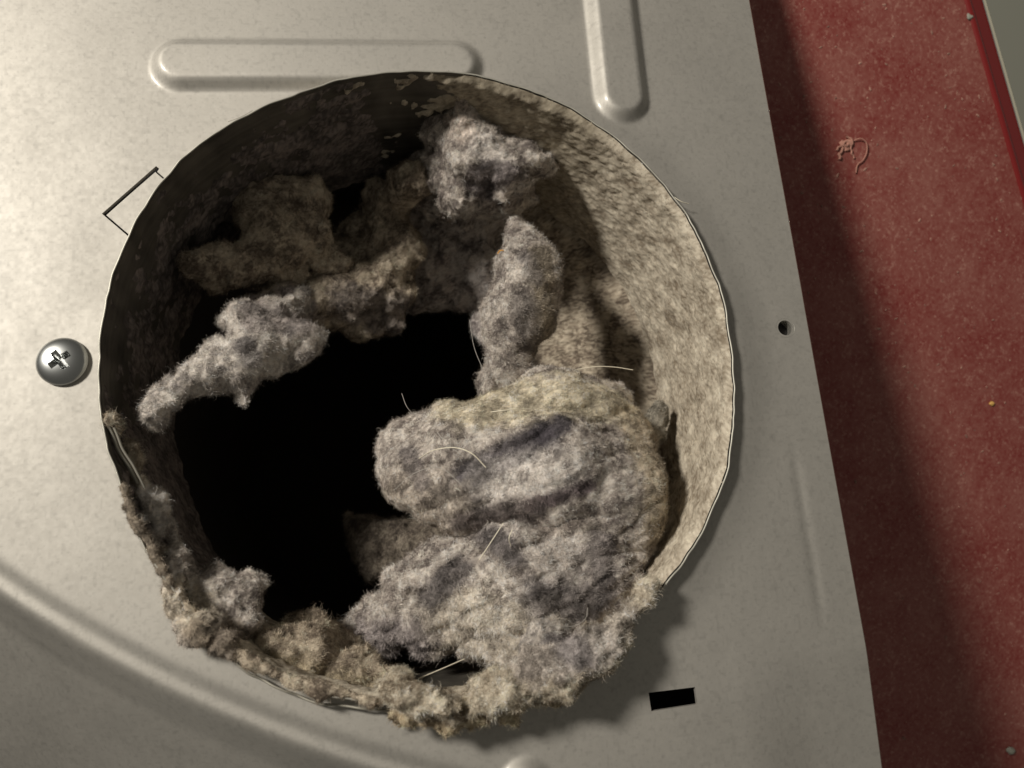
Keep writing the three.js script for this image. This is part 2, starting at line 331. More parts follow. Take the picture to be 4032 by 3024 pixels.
// ---------------------------------------------------------------- lint: felted masses from joined fields, with loose fibres on them
const PAL = {
  grey: { dark: [0.14, 0.117, 0.106], mid: [0.44, 0.388, 0.345], light: [0.72, 0.655, 0.585] },
  tan: { dark: [0.22, 0.175, 0.125], mid: [0.48, 0.418, 0.33], light: [0.72, 0.645, 0.52] },
  brown: { dark: [0.13, 0.1, 0.075], mid: [0.38, 0.315, 0.24], light: [0.58, 0.5, 0.39] },
  pale: { dark: [0.26, 0.235, 0.22], mid: [0.54, 0.485, 0.435], light: [0.76, 0.7, 0.63] },
};
function pinch(count, spread, len, width, lean, curl) {   // a pinch of curved fibres rising from a spot of felt
  const gs = [];
  for (let f = 0; f < count; f++) {
    const az0 = rr(0, 6.283), l = rr(...len), w = rr(...width), bend = rr(-curl, curl), a = rr(0, 6.283), r0 = spread * Math.sqrt(rnd());
    const pos = [], idx = [], n = 4; let x = r0 * Math.cos(a), y = r0 * Math.sin(a), z = -0.06, az = az0, el = Math.PI / 2 - rr(...lean);
    for (let i = 0; i <= n; i++) {
      const ww = w * (1 - 0.6 * i / n), sx = -Math.sin(az) * ww, sy = Math.cos(az) * ww;
      pos.push(x + sx, y + sy, z, x - sx, y - sy, z + ww * 0.4);
      x += Math.cos(az) * Math.cos(el) * l / n; y += Math.sin(az) * Math.cos(el) * l / n; z += Math.sin(el) * l / n;
      az += bend / n; el -= rr(-0.5, 0.8) / n * curl;
    }
    for (let i = 0; i < n; i++) { const k = 2 * i; idx.push(k, k + 1, k + 3, k, k + 3, k + 2); }
    gs.push(geo(pos, idx));
  }
  return mergeGeometries(gs).scale(MM, MM, MM);
}
const NAP = pinch(14, 0.34, [0.22, 0.7], [0.016, 0.032], [0.4, 1.5], 1.8);
const WISP = pinch(6, 0.7, [0.7, 1.9], [0.012, 0.022], [0.5, 1.5], 2.6);
function scatter(mesh, geom, n, size, parent, gain, spreadOf, name) {
  const g = mesh.geometry, P = g.attributes.position, N = g.attributes.normal, C = g.attributes.color, I = g.index.array;
  const cum = []; let total = 0;
  const va = new THREE.Vector3(), vb = new THREE.Vector3(), vc = new THREE.Vector3();
  for (let t = 0; t < I.length; t += 3) {
    va.fromBufferAttribute(P, I[t]); vb.fromBufferAttribute(P, I[t + 1]); vc.fromBufferAttribute(P, I[t + 2]);
    total += vb.sub(va).cross(vc.sub(va)).length() / 2 * 1e6; cum.push(total);
  }
  const count = Math.round(total * n), inst = new THREE.InstancedMesh(geom, M.fuzz, count);
  const q = new THREE.Quaternion(), q2 = new THREE.Quaternion(), up = new THREE.Vector3(0, 0, 1), m = new THREE.Matrix4(), col = new THREE.Color(), p = new THREE.Vector3(), nn = new THREE.Vector3(), sc = new THREE.Vector3();
  for (let k = 0; k < count; k++) {
    const r = rnd() * total; let lo = 0, hi = cum.length - 1; while (lo < hi) { const mid = (lo + hi) >> 1; if (cum[mid] < r) lo = mid + 1; else hi = mid; }
    const t = lo * 3; let u = rnd(), v = rnd(); if (u + v > 1) { u = 1 - u; v = 1 - v; }
    p.fromBufferAttribute(P, I[t]).multiplyScalar(1 - u - v); p.addScaledVector(va.fromBufferAttribute(P, I[t + 1]), u); p.addScaledVector(va.fromBufferAttribute(P, I[t + 2]), v);
    nn.fromBufferAttribute(N, I[t]).normalize();
    q.setFromUnitVectors(up, nn).multiply(q2.setFromAxisAngle(up, rr(0, 6.283)));
    const s = size * rr(0.6, 1.4); sc.set(s, s, s * rr(0.5, 1.1));
    inst.setMatrixAt(k, m.compose(p, q, sc));
    const b = gain * (1 - spreadOf + 2.1 * spreadOf * rnd());
    inst.setColorAt(k, col.setRGB(clamp(C.getX(I[t]) * b, 0, 0.8), clamp(C.getY(I[t]) * b, 0, 0.78), clamp(C.getZ(I[t]) * b, 0, 0.76)));
  }
  inst.name = name; inst.userData.kind = 'stuff'; inst.castShadow = inst.receiveShadow = true;
  parent.add(inst);
  return total;
}
function fuzz(mesh, perMm2, size, parent, gain = 1, loose = 0.9) {
  scatter(mesh, NAP, perMm2 * 2.6, size, parent, gain, 0.5, 'nap');
  scatter(mesh, WISP, loose, size, parent, gain * 1.05, 0.35, 'loose_fibres');
}
const sub3 = (a, b) => [a[0] - b[0], a[1] - b[1], a[2] - b[2]], dot3 = (a, b) => a[0] * b[0] + a[1] * b[1] + a[2] * b[2];
function capsule(p, a, b, ra, rb, flat = 1) {           // flat > 1 squeezes it along z
  const d = sub3(b, a), e = sub3(p, a); d[2] *= flat; e[2] *= flat;
  const h = clamp(dot3(e, d) / Math.max(1e-6, dot3(d, d)));
  return Math.hypot(e[0] - d[0] * h, e[1] - d[1] * h, e[2] - d[2] * h) - mix(ra, rb, h);
}
// forms: [a, b, ra, rb, flat?] joined; cuts: the same, taken away; colour spots: [centre a, b, radius, rgb, strength]
function lintField({ forms, cuts = [], k = 2.2, kc = 1.2 }) {
  return (p) => {
    let d = 1e3;
    for (const f of forms) { const e = capsule(p, f[0], f[1], f[2], f[3], f[4] ?? 1), h = clamp(0.5 + 0.5 * (d - e) / k); d = mix(d, e, h) - k * h * (1 - h); }
    for (const c of cuts) { const e = -capsule(p, c[0], c[1], c[2], c[3], c[4] ?? 1), h = clamp(0.5 + 0.5 * (e - d) / kc); d = mix(d, e, h) + kc * h * (1 - h); }
    return d;
  };
}
function lintMesh(spec) {
  const { forms, cell = 0.42, lump = 1, grain = 1, pal = PAL.grey, spots = [], salt = 0, fine = 1, ridge = 0, warp = 1, layer = 0 } = spec;
  const base = lintField(spec), lo = [1e9, 1e9, 1e9], hi = [-1e9, -1e9, -1e9];
  for (const f of forms) for (const [q, r] of [[f[0], f[2]], [f[1], f[3]]]) for (let i = 0; i < 3; i++) { lo[i] = Math.min(lo[i], q[i] - r - 4.5); hi[i] = Math.max(hi[i], q[i] + r + 4.5); }
  const n = lo.map((l, i) => Math.ceil((hi[i] - l) / cell) + 1), V = new Float32Array(n[0] * n[1] * n[2]).fill(9);
  const rough = (x, y, z) => {
    let v = lump * (1.0 * noise(x * 0.16 + salt, y * 0.16, z * 0.16) + 0.6 * noise(x * 0.36, y * 0.36 + salt, z * 0.36)) + grain * (0.42 * noise(x * 0.85, y * 0.85, z * 0.85 + salt) + 0.26 * noise(x * 1.9, y * 1.9, z * 1.9) + 0.1 * noise(x * 3.3, y * 3.3, z * 3.3));
    if (ridge) v += ridge * (0.5 - Math.abs(noise(x * 0.22 + salt * 2, y * 0.4, z * 0.22))) ;
    if (layer) { const q = noise(x * 0.07 + salt, (y - 0.28 * x) * 0.3, z * 0.12) + 0.4 * noise(x * 0.12, (y - 0.28 * x) * 0.62 + salt, z * 0.2); v += layer * (0.35 - Math.abs(q) * 1.6 > 0 ? -(0.35 - Math.abs(q) * 1.6) * 2.2 : 0.1); }   // creases between the layers
    return v;
  };
  for (let kz = 0; kz < n[2]; kz++) for (let j = 0; j < n[1]; j++) for (let i = 0; i < n[0]; i++) {
    const p = [lo[0] + i * cell, lo[1] + j * cell, lo[2] + kz * cell]; let d = base(p);
    if (d < 7 && warp) {                                // torn, uneven outline
      const [x, y, z] = p, w = (a, o) => warp * (1.5 * noise(x * 0.15 + o, y * 0.15 + salt, z * 0.15 + o) + 0.8 * noise(x * 0.42 - o, y * 0.42, z * 0.42 + salt) + 0.35 * noise(x * 1.1 + o, y * 1.1, z * 1.1));
      d = base([x + w(0, 11), y + w(1, 37), z + 0.7 * w(2, 71)]);
    }
    if (d < 3 && d > -3.2) d -= rough(p[0], p[1], p[2]) * (spec.amp ?? 1);
    if (spec.clip) d = Math.max(d, Math.hypot(p[0], p[1]) - spec.clip);
    V[(kz * n[1] + j) * n[0] + i] = d;
  }
  const at = (i, j, kz) => V[(kz * n[1] + j) * n[0] + i], ids = new Map(), pos = [], idx = [];
  const vert = (i, j, kz) => {
    const key = (kz * n[1] + j) * n[0] + i; let id = ids.get(key); if (id !== undefined) return id;
    let c = 0, x = 0, y = 0, z = 0; const C = [];
    for (let q = 0; q < 8; q++) C.push(at(i + (q & 1), j + (q >> 1 & 1), kz + (q >> 2)));
    for (const [a, b] of EDGES) if ((C[a] < 0) !== (C[b] < 0)) { const t = C[a] / (C[a] - C[b]); x += mix(a & 1, b & 1, t); y += mix(a >> 1 & 1, b >> 1 & 1, t); z += mix(a >> 2, b >> 2, t); c++; }
    id = pos.length / 3; ids.set(key, id);
    pos.push(lo[0] + (i + x / c) * cell, lo[1] + (j + y / c) * cell, lo[2] + (kz + z / c) * cell);
    return id;
  };
  for (let kz = 1; kz < n[2] - 1; kz++) for (let j = 1; j < n[1] - 1; j++) for (let i = 1; i < n[0] - 1; i++) {
    const s = at(i, j, kz) < 0;
    if (s !== at(i + 1, j, kz) < 0) { const a = vert(i, j - 1, kz - 1), b = vert(i, j, kz - 1), c = vert(i, j, kz), d = vert(i, j - 1, kz); s ? idx.push(a, b, c, a, c, d) : idx.push(a, c, b, a, d, c); }
    if (s !== at(i, j + 1, kz) < 0) { const a = vert(i - 1, j, kz - 1), b = vert(i - 1, j, kz), c = vert(i, j, kz), d = vert(i, j, kz - 1); s ? idx.push(a, b, c, a, c, d) : idx.push(a, c, b, a, d, c); }
    if (s !== at(i, j, kz + 1) < 0) { const a = vert(i - 1, j - 1, kz), b = vert(i, j - 1, kz), c = vert(i, j, kz), d = vert(i - 1, j, kz); s ? idx.push(a, b, c, a, c, d) : idx.push(a, c, b, a, d, c); }
  }
  return geo(pos, idx, null, tint(pos, pal, spots, salt, fine));
}
const EDGES = [[0, 1], [2, 3], [4, 5], [6, 7], [0, 2], [1, 3], [4, 6], [5, 7], [0, 4], [1, 5], [2, 6], [3, 7]];
function tint(pos, pal, spots, salt, fine = 1, contrast = 1) {
  const col = [];
  for (let v = 0; v < pos.length; v += 3) {
    const [x, y, z] = [pos[v], pos[v + 1], pos[v + 2]];
    let s = 1.25 * noise(x * 0.28 + salt, y * 0.28, z * 0.28) + 0.7 * noise(x * 0.7, y * 0.7 + salt, z * 0.7) + fine * (0.7 * noise(x * 1.7, y * 1.7, z * 1.7) + 0.75 * (rnd() * 2 - 1));
    s *= 1.08 * contrast;
    let P2 = pal, c = s < 0 ? mix3(P2.mid, P2.dark, clamp(-s * 1.15)) : mix3(P2.mid, P2.light, clamp(s * 1.1));
    for (const [a, b, r, rgb, w] of spots) {
      const d = capsule([x, y, z * 0.12], [a[0], a[1], a[2] * 0.12], [b[0], b[1], b[2] * 0.12], 0, 0) + 0.28 * r * noise(x * 0.5, y * 0.5, z * 0.5 + 7) + 0.22 * r * noise(x * 1.4, y * 1.4, z * 1.4 + 3);
      const f = w * (1 - sstep(r * 0.45, r, d));
      if (f > 0) { const g = clamp(1 + s * 0.55, 0.45, 1.6); c = mix3(c, [rgb[0] * g, rgb[1] * g, rgb[2] * g], f); }
    }
    col.push(...c);
  }
  return col;
}
const mid3 = (a, b) => [(a[0] + b[0]) / 2, (a[1] + b[1]) / 2, (a[2] + b[2]) / 2];
function lint(name, label, category, spec, group) {
  const at = mid3(spec.forms[0][0], spec.forms[spec.forms.length - 1][1]);
  const t = thing(name, label, category, at, group);
  const m = part('felt', lintMesh(spec), M.lint, t);
  fuzz(m, spec.fuzz ?? 1.6, spec.hair ?? 1, t, spec.gain ?? 1.12);
  return t;
}
const INDIGO = [0.07, 0.061, 0.07], TAN = [0.53, 0.465, 0.345], PALE = [0.64, 0.59, 0.55], BROWN = [0.2, 0.16, 0.12];

// the big wad in the lower right, two folds
{
  const t = thing('folded_lint_wad', 'large folded wad of grey felted lint filling the lower right of the duct', 'lint wad', [16.4, -24.1, -14.0]);
  const upper = part('upper_fold', lintMesh({
    forms: [
      [[-4.9, -12.9, -16.0], [5.2, -14.9, -9.0], 5.2, 7.5], [[5.6, -12.1, -12.0], [22.1, -8.3, -14.0], 7, 8.5], [[22.1, -8.3, -14.0], [32.2, -13.5, -15.0], 8.5, 8],
      [[5.0, -18.7, -10.0], [19.3, -18.7, -5.0], 7.5, 9], [[19.5, -18.6, -6.0], [28.7, -23.0, -9.0], 9, 9.5], [[28.7, -23.0, -9.0], [28.0, -31.6, -10.0], 9, 8], [[-3.6, -17.8, -13.0], [4.9, -21.0, -11.0], 5.5, 6],
      [[17.3, -2.9, -24.0], [33.6, -6.7, -24.0], 7, 7], [[-5.4, -9.0, -17.0], [2.0, -8.1, -15.0], 2.6, 3.5],
    ],
    cuts: [[[2.3, -18.0, 1.0], [9.0, -16.5, 4.0], 1.5, 2.4], [[9.0, -16.5, 4.0], [15.9, -14.4, 3.0], 2.4, 1.6], [[14.4, -24.8, 6.0], [20.3, -23.0, 6.0], 1.1, 0.8]],
    k: 4, kc: 2.4, lump: 0.55, grain: 0.42, cell: 0.5, salt: 2.5, ridge: 0.4, layer: 0.55, warp: 0.4,
    spots: [
      [[4.9, -6.2, -8.0], [33.5, -5.9, -10.0], 6.5, TAN, 0.85], [[35.9, -9.8, -8.0], [36.2, -27.7, -6.0], 6, [0.42, 0.35, 0.25], 0.7], [[4.2, -18.7, -1.0], [16.7, -13.7, -1.0], 3.4, INDIGO, 0.92], [[16.5, -13.5, -2.0], [19.8, -11.8, -2.0], 2.6, INDIGO, 0.95], [[0.8, -20.8, -2.0], [4.2, -19.5, -2.0], 1.8, INDIGO, 0.8],
      [[7.7, -20.6, 0.0], [18.1, -19.3, 1.0], 6, PALE, 0.4], [[-5.3, -19.7, -8.0], [0.6, -24.0, -8.0], 6, [0.45, 0.385, 0.32], 0.6], [[13.9, -24.2, 1.0], [22.7, -22.2, 1.0], 1.5, [0.1, 0.075, 0.08], 0.9], [[2.9, -25.7, 0.0], [13.9, -24.5, 1.0], 2.6, [0.13, 0.105, 0.1], 0.85], [[-4.9, -13.7, -10.0], [-2.9, -19.0, -9.0], 2.2, [0.13, 0.115, 0.12], 0.6],
    ],
  }), M.lint, t);
  fuzz(upper, 2.2, 0.9, upper, 1.15);
  const lower = part('lower_fold', lintMesh({
    forms: [
      [[-13.0, -42.9, -22.0], [0.0, -37.2, -14.0], 5, 7.4], [[-0.1, -37.6, -14.0], [11.8, -36.2, -7.0], 8, 9], [[12.3, -34.0, -9.0], [21.6, -31.1, -7.0], 8, 8], [[11.3, -41.9, -7.0], [23.6, -37.3, -8.0], 8, 8.5], [[-0.2, -39.0, -13.0], [12.1, -40.9, -7.0], 4.6, 6.6], [[24.5, -32.8, -10.0], [31.1, -33.4, -13.0], 7, 6],
      [[-4.5, -35.0, -19.0], [2.4, -32.0, -16.0], 3.2, 3.4], [[10.2, -45.8, -7.0], [8.3, -43.6, -9.0], 3, 3.2],
    ],
    cuts: [[[1.9, -28.3, -4.0], [1.8, -33.8, -8.0], 1.0, 1.1], [[0.1, -27.1, -4.0], [7.3, -26.3, -1.0], 1.4, 1.6], [[-0.6, -37.7, -3.0], [-5.5, -36.8, -8.0], 0.8, 0.9]],
    k: 4, kc: 1.8, lump: 1.0, grain: 0.75, cell: 0.5, salt: 8.2, ridge: 0.7, layer: 1.0, warp: 0.7,
    spots: [[[0.6, -41.4, -4.0], [12.2, -43.6, 0.0], 8, [0.54, 0.48, 0.39], 0.5], [[13.1, -38.1, 2.0], [21.4, -39.6, 0.0], 4, [0.13, 0.12, 0.13], 0.6], [[-13.6, -44.7, -16.0], [-6.7, -44.4, -14.0], 6, [0.2, 0.175, 0.18], 0.7], [[11.4, -28.9, 0.0], [19.1, -33.1, 0.0], 5, [0.62, 0.56, 0.51], 0.5], [[-2.6, -37.0, -6.0], [1.7, -33.0, -6.0], 3.2, [0.1, 0.088, 0.088], 0.85], [[7.0, -28.5, 0.0], [9.7, -31.6, 0.0], 3, [0.13, 0.115, 0.115], 0.85], [[16.0, -27.1, 0.0], [20.5, -26.7, 0.0], 3, [0.16, 0.13, 0.11], 0.7], [[23.6, -31.3, -2.0], [24.3, -38.6, -2.0], 3.4, [0.15, 0.13, 0.13], 0.7], [[13.9, -38.9, 1.0], [22.9, -39.1, 0.0], 3, [0.15, 0.13, 0.12], 0.7], [[13.9, -23.7, 1.0], [15.2, -25.6, 1.0], 1.2, [0.3, 0.1, 0.07], 0.8]],
  }), M.lint, t);
  fuzz(lower, 2.4, 1.05, lower, 1.18);
}
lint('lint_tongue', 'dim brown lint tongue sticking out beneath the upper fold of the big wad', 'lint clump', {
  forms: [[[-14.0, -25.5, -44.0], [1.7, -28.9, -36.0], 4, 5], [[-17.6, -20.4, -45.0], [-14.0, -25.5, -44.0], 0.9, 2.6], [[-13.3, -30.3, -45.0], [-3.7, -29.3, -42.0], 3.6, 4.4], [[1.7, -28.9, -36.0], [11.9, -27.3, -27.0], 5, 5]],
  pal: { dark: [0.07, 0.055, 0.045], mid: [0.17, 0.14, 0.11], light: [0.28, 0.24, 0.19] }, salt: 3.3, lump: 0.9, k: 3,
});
lint('upright_lint_ridge', 'upright slab of grey speckled lint standing between the dark hole and the right duct wall', 'lint clump', {
  forms: [[[19.4, 31.6, -19.0], [19.5, 20.4, -14.0], 2, 5.2], [[19.5, 20.4, -14.0], [16.8, 11.8, -14.0], 5.4, 6], [[16.8, 11.8, -14.0], [14.0, 2.0, -17.0], 5.6, 4], [[13.7, 2.3, -18.0], [11.7, -3.9, -22.0], 3.2, 2.4], [[21.9, 18.5, -18.0], [22.1, 11.6, -20.0], 3.5, 3.2], [[21.7, 26.2, -18.0], [22.9, 16.6, -18.0], 2.6, 3]],
  k: 3.4, warp: 0.5, lump: 0.7, grain: 0.55, salt: 5.1, spots: [[[21.2, 21.1, -10.0], [20.8, 3.9, -12.0], 3.4, [0.27, 0.225, 0.165], 0.8], [[16.6, 11.6, -8.0], [18.2, 6.4, -8.0], 3.6, [0.1, 0.085, 0.08], 0.6], [[18.3, 20.4, -8.0], [20.1, 16.7, -8.0], 2.0, [0.1, 0.09, 0.095], 0.6]], fuzz: 2.4,
});
lint('upper_lint_clump', 'fluffy mauve grey lint clump hanging below the top rim of the duct', 'lint clump', {
  forms: [[[7.5, 52.0, -3.0], [9.6, 48.6, -7.0], 1.2, 1.9], [[6.3, 49.0, -14.0], [9.0, 39.7, -17.0], 4.6, 5.4], [[11.4, 43.3, -11.0], [17.6, 40.9, -12.0], 5, 4.6], [[17.6, 40.9, -12.0], [25.0, 40.1, -13.0], 4.4, 1.8], [[9.4, 41.7, -21.0], [16.8, 39.6, -21.0], 5.2, 4.4], [[16.8, 39.6, -21.0], [22.0, 40.5, -23.0], 3.8, 2.2], [[2.5, 47.0, -25.0], [5.2, 42.7, -29.0], 4.2, 4.5], [[9.4, 48.8, -8.0], [10.1, 47.4, -13.0], 1.8, 3]],
  k: 3, lump: 1.1, grain: 0.72, salt: 6.4, ridge: 1.0, spots: [[[7.0, 49.4, 2.0], [9.3, 44.6, -5.0], 3, [0.52, 0.44, 0.38], 0.8], [[11.8, 42.0, -7.0], [13.3, 39.2, -7.0], 4, PALE, 0.5], [[16.3, 37.5, -11.0], [10.1, 37.6, -11.0], 2.4, [0.12, 0.1, 0.11], 0.7]], fuzz: 2.4, hair: 0.9,
});
lint('deep_lint_curtain', 'dark lint curtain deep in the duct between the upper clump and the black hole', 'lint clump', {
  forms: [[[0.8, 46.0, -45.0], [14.5, 43.6, -43.0], 6, 6], [[2.4, 35.3, -47.0], [13.8, 33.0, -45.0], 6, 6], [[-0.2, 28.2, -49.0], [15.7, 26.4, -47.0], 3.2, 3.4], [[15.0, 42.0, -50.0], [16.5, 32.6, -50.0], 5, 5], [[12.5, 20.2, -43.0], [14.2, 15.2, -41.0], 1.2, 2.2]],
  k: 4, lump: 1.1, grain: 0.66, salt: 9.3, pal: { dark: [0.14, 0.12, 0.12], mid: [0.54, 0.48, 0.45], light: [0.76, 0.7, 0.66] }, cell: 0.5,
});
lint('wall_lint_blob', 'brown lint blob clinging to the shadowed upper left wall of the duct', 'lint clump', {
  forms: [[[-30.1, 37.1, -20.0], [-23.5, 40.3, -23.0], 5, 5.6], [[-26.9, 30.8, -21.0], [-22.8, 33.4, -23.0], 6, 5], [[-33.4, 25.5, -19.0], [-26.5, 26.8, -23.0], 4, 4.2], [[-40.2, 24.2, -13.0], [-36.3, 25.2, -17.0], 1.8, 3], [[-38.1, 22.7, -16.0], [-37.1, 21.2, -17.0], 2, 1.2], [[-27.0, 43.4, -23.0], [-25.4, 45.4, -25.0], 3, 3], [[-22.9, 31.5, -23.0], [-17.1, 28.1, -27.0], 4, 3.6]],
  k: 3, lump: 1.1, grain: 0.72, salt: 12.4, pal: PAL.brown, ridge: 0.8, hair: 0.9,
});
lint('curled_lint_sheet', 'curled brown lint sheet bending round the upper left of the black hole', 'lint clump', {
  forms: [[[-5.4, 43.4, -30.0], [-0.3, 41.9, -20.0], 3.6, 4], [[-6.4, 44.3, -34.0], [-4.5, 32.8, -32.0], 4.4, 4.6], [[-4.5, 32.8, -32.0], [-7.4, 23.9, -30.0], 4.6, 4.6], [[-7.4, 23.9, -30.0], [-16.6, 22.0, -29.0], 4.6, 4.8], [[-16.6, 22.0, -29.0], [-24.5, 19.3, -26.0], 4.6, 4.8], [[-12.4, 18.2, -33.0], [-6.8, 18.2, -34.0], 4, 2.8], [[-13.9, 32.6, -36.0], [-9.8, 40.6, -40.0], 5, 5], [[-24.4, 20.3, -26.0], [-30.8, 15.5, -22.0], 4.8, 4]],
  k: 3.4, lump: 1.0, grain: 0.66, salt: 15.7, pal: PAL.brown, spots: [[[-14.4, 19.2, -36.0], [-4.9, 17.7, -36.0], 5, [0.19, 0.165, 0.16], 0.7], [[-30.8, 15.5, -22.0], [-24.5, 17.4, -26.0], 6, [0.24, 0.21, 0.21], 0.8]], hair: 0.9,
});
lint('bright_lint_roll', 'brightly lit fluffy pale lint roll reaching from the left wall toward the black hole', 'lint clump', {
  forms: [[[-44.7, -6.0, -3.0], [-42.9, -3.4, -3.0], 1.23, 1.64], [[-42.9, -3.4, -3.0], [-37.5, 0.7, -5.0], 1.64, 2.46], [[-37.5, 0.7, -5.0], [-30.0, 5.8, -8.0], 2.62, 3.94], [[-30.0, 5.8, -8.0], [-22.8, 7.1, -11.0], 3.77, 2.95], [[-22.8, 7.1, -11.0], [-20.6, 8.4, -11.0], 2.79, 1.80], [[-30.1, 2.2, -8.0], [-31.3, -2.6, -8.0], 2.62, 1.48], [[-42.8, -7.4, -4.0], [-44.7, -6.0, -3.0], 0.66, 1.15], [[-32.1, 11.3, -11.0], [-27.9, 12.0, -14.0], 3.28, 3.44], [[-27.2, 12.3, -15.0], [-23.1, 18.4, -22.0], 3.28, 2.95]],
  k: 2.6, lump: 0.9, grain: 0.72, salt: 18.2, pal: PAL.pale, spots: [[[-30.4, 5.3, -2.0], [-29.0, 3.0, -2.0], 2.4, [0.12, 0.11, 0.115], 0.6], [[-28.4, 11.8, -8.0], [-22.4, 10.7, -8.0], 5, [0.22, 0.19, 0.18], 0.8]], fuzz: 2.6, hair: 0.95,
});
lint('left_wall_lint_string', 'string of small pale lint tufts on the left wall below the seam', 'lint clump', {
  forms: [[[-48.3, -7.2, 2.1], [-47.1, -8.4, 1.1], 1.0, 0.7], [[-46.4, -10.6, -0.9], [-46.0, -12.9, -1.9], 0.6, 0.6], [[-44.8, -16.3, -0.9], [-43.7, -18.6, -2.9], 1.0, 1.4], [[-43.7, -18.6, -2.9], [-42.7, -22.9, -2.9], 1.5, 1.2], [[-43.3, -24.3, 0.1], [-42.0, -26.4, -0.9], 0.9, 0.8], [[-42.8, -22.0, -6.9], [-41.4, -25.7, -6.9], 1.0, 1.1], [[-44.1, -21.0, 2.1], [-43.6, -22.3, 2.1], 0.6, 0.5]],
  k: 1.2, lump: 0.6, grain: 1.3, salt: 21.5, cell: 0.35, warp: 0.4, pal: PAL.tan, spots: [[[-43.7, -18.6, -2.9], [-42.3, -23.6, -2.9], 3, PALE, 0.7]], fuzz: 3, hair: 0.9,
});
lint('lower_left_lint_puff', 'soft grey lint puff with tan crumbs on the lower left rim', 'lint clump', {
  forms: [[[-39.9, -28.9, -0.1], [-38.9, -33.2, 0.9], 1.4, 1.3], [[-39.0, -33.8, 2.9], [-35.5, -36.9, 3.4], 1.3, 1.5], [[-34.8, -32.9, -5.1], [-31.8, -34.3, -7.1], 3.6, 3.8], [[-35.2, -36.4, -2.1], [-31.3, -38.2, -4.1], 3.2, 3], [[-39.8, -28.3, -2.1], [-39.0, -30.0, -3.1], 1.8, 1.6], [[-35.6, -36.9, 2.9], [-31.2, -40.5, 2.9], 1.4, 1.2]],
  k: 1.8, lump: 0.9, grain: 0.83, salt: 24.1, cell: 0.4, spots: [[[-39.1, -33.1, 3.9], [-34.7, -37.3, 3.9], 3.2, [0.52, 0.45, 0.35], 0.7], [[-35.2, -38.6, 1.9], [-30.2, -41.0, 1.9], 3.2, BROWN, 0.8]], fuzz: 3, hair: 0.8,
});
{
  const forms = [], q = (a) => { const t = a * Math.PI / 180, r = rimR(t) - 0.7; return [r * Math.cos(t), r * Math.sin(t), RIM - 0.2 + 0.5 * noise(a * 0.11, 2, 5)]; };
  for (let a = -160; a < -96; a += 4) forms.push([q(a), q(a + 4), 0.3 + 1.1 * Math.abs(noise(a * 0.17, 4, 1)), 0.3 + 1.1 * Math.abs(noise((a + 4) * 0.17, 4, 1))]);
  lint('rim_lint_crust', 'thin crust of tan lint along the lower left stretch of the rim', 'lint crust', { forms, k: 0.8, lump: 0.5, grain: 0.6, warp: 0.5, salt: 61.3, cell: 0.3, pal: PAL.brown, fuzz: 3, hair: 0.7, spots: [[q(-160), q(-140), 3, [0.2, 0.165, 0.13], 0.7]] });
}
lint('bottom_wall_lint', 'brown crusty lint mounds on the lower duct wall beside the bottom gap', 'lint clump', {
  forms: [[[-27.0, -42.6, -6.1], [-23.0, -44.1, -7.1], 3.60, 3.96], [[-24.3, -41.0, -12.1], [-21.5, -42.1, -13.1], 2.70, 3.06], [[-20.4, -45.9, -8.1], [-15.6, -47.2, -9.1], 3.78, 3.60], [[-18.9, -43.8, -16.1], [-13.7, -46.9, -16.1], 2.70, 2.70], [[-15.5, -47.4, -8.1], [-9.9, -49.6, -7.1], 3.24, 2.34]],
  k: 2.4, lump: 0.8, grain: 0.61, salt: 27.9, pal: PAL.brown, clip: 51.5, spots: [[[-27.7, -44.4, 1.9], [-9.8, -50.2, 1.9], 2.6, [0.45, 0.38, 0.27], 0.8]], fuzz: 2.2,
});
lint('rim_lint_heap', 'heap of crumbly tan lint piled over the bottom rim of the duct', 'lint heap', {
  forms: [[[-8.4, -47.6, 6.4], [-7.7, -49.5, 7.4], 1.56, 1.48], [[-7.7, -49.5, 7.4], [-2.1, -50.8, 8.4], 1.80, 1.97], [[-2.0, -51.2, 4.4], [4.7, -51.5, 4.4], 1.31, 1.56], [[4.7, -51.2, 4.4], [11.6, -49.4, 4.4], 1.56, 2.62], [[11.4, -48.0, 6.4], [19.1, -46.9, 6.4], 2.95, 2.79], [[19.1, -46.3, 6.4], [23.6, -44.1, 6.4], 2.79, 2.13], [[23.6, -43.5, 6.4], [29.6, -38.1, 5.4], 1.56, 0.98], [[3.0, -51.3, 7.4], [8.3, -50.6, 7.4], 1.80, 1.97], [[15.1, -49.5, 7.4], [17.3, -48.5, 7.4], 1.80, 1.48]],
  k: 2, lump: 0.9, grain: 0.94, salt: 31.2, cell: 0.4, pal: PAL.tan, ridge: 0.8, spots: [[[10.4, -46.3, 9.4], [19.9, -45.4, 9.4], 4.5, [0.42, 0.375, 0.35], 0.7], [[16.3, -45.5, 10.4], [17.5, -46.3, 10.4], 3, [0.12, 0.11, 0.125], 0.6], [[21.3, -44.3, 9.4], [24.4, -41.4, 9.4], 4, [0.5, 0.45, 0.41], 0.6]], fuzz: 3, hair: 0.9,
});
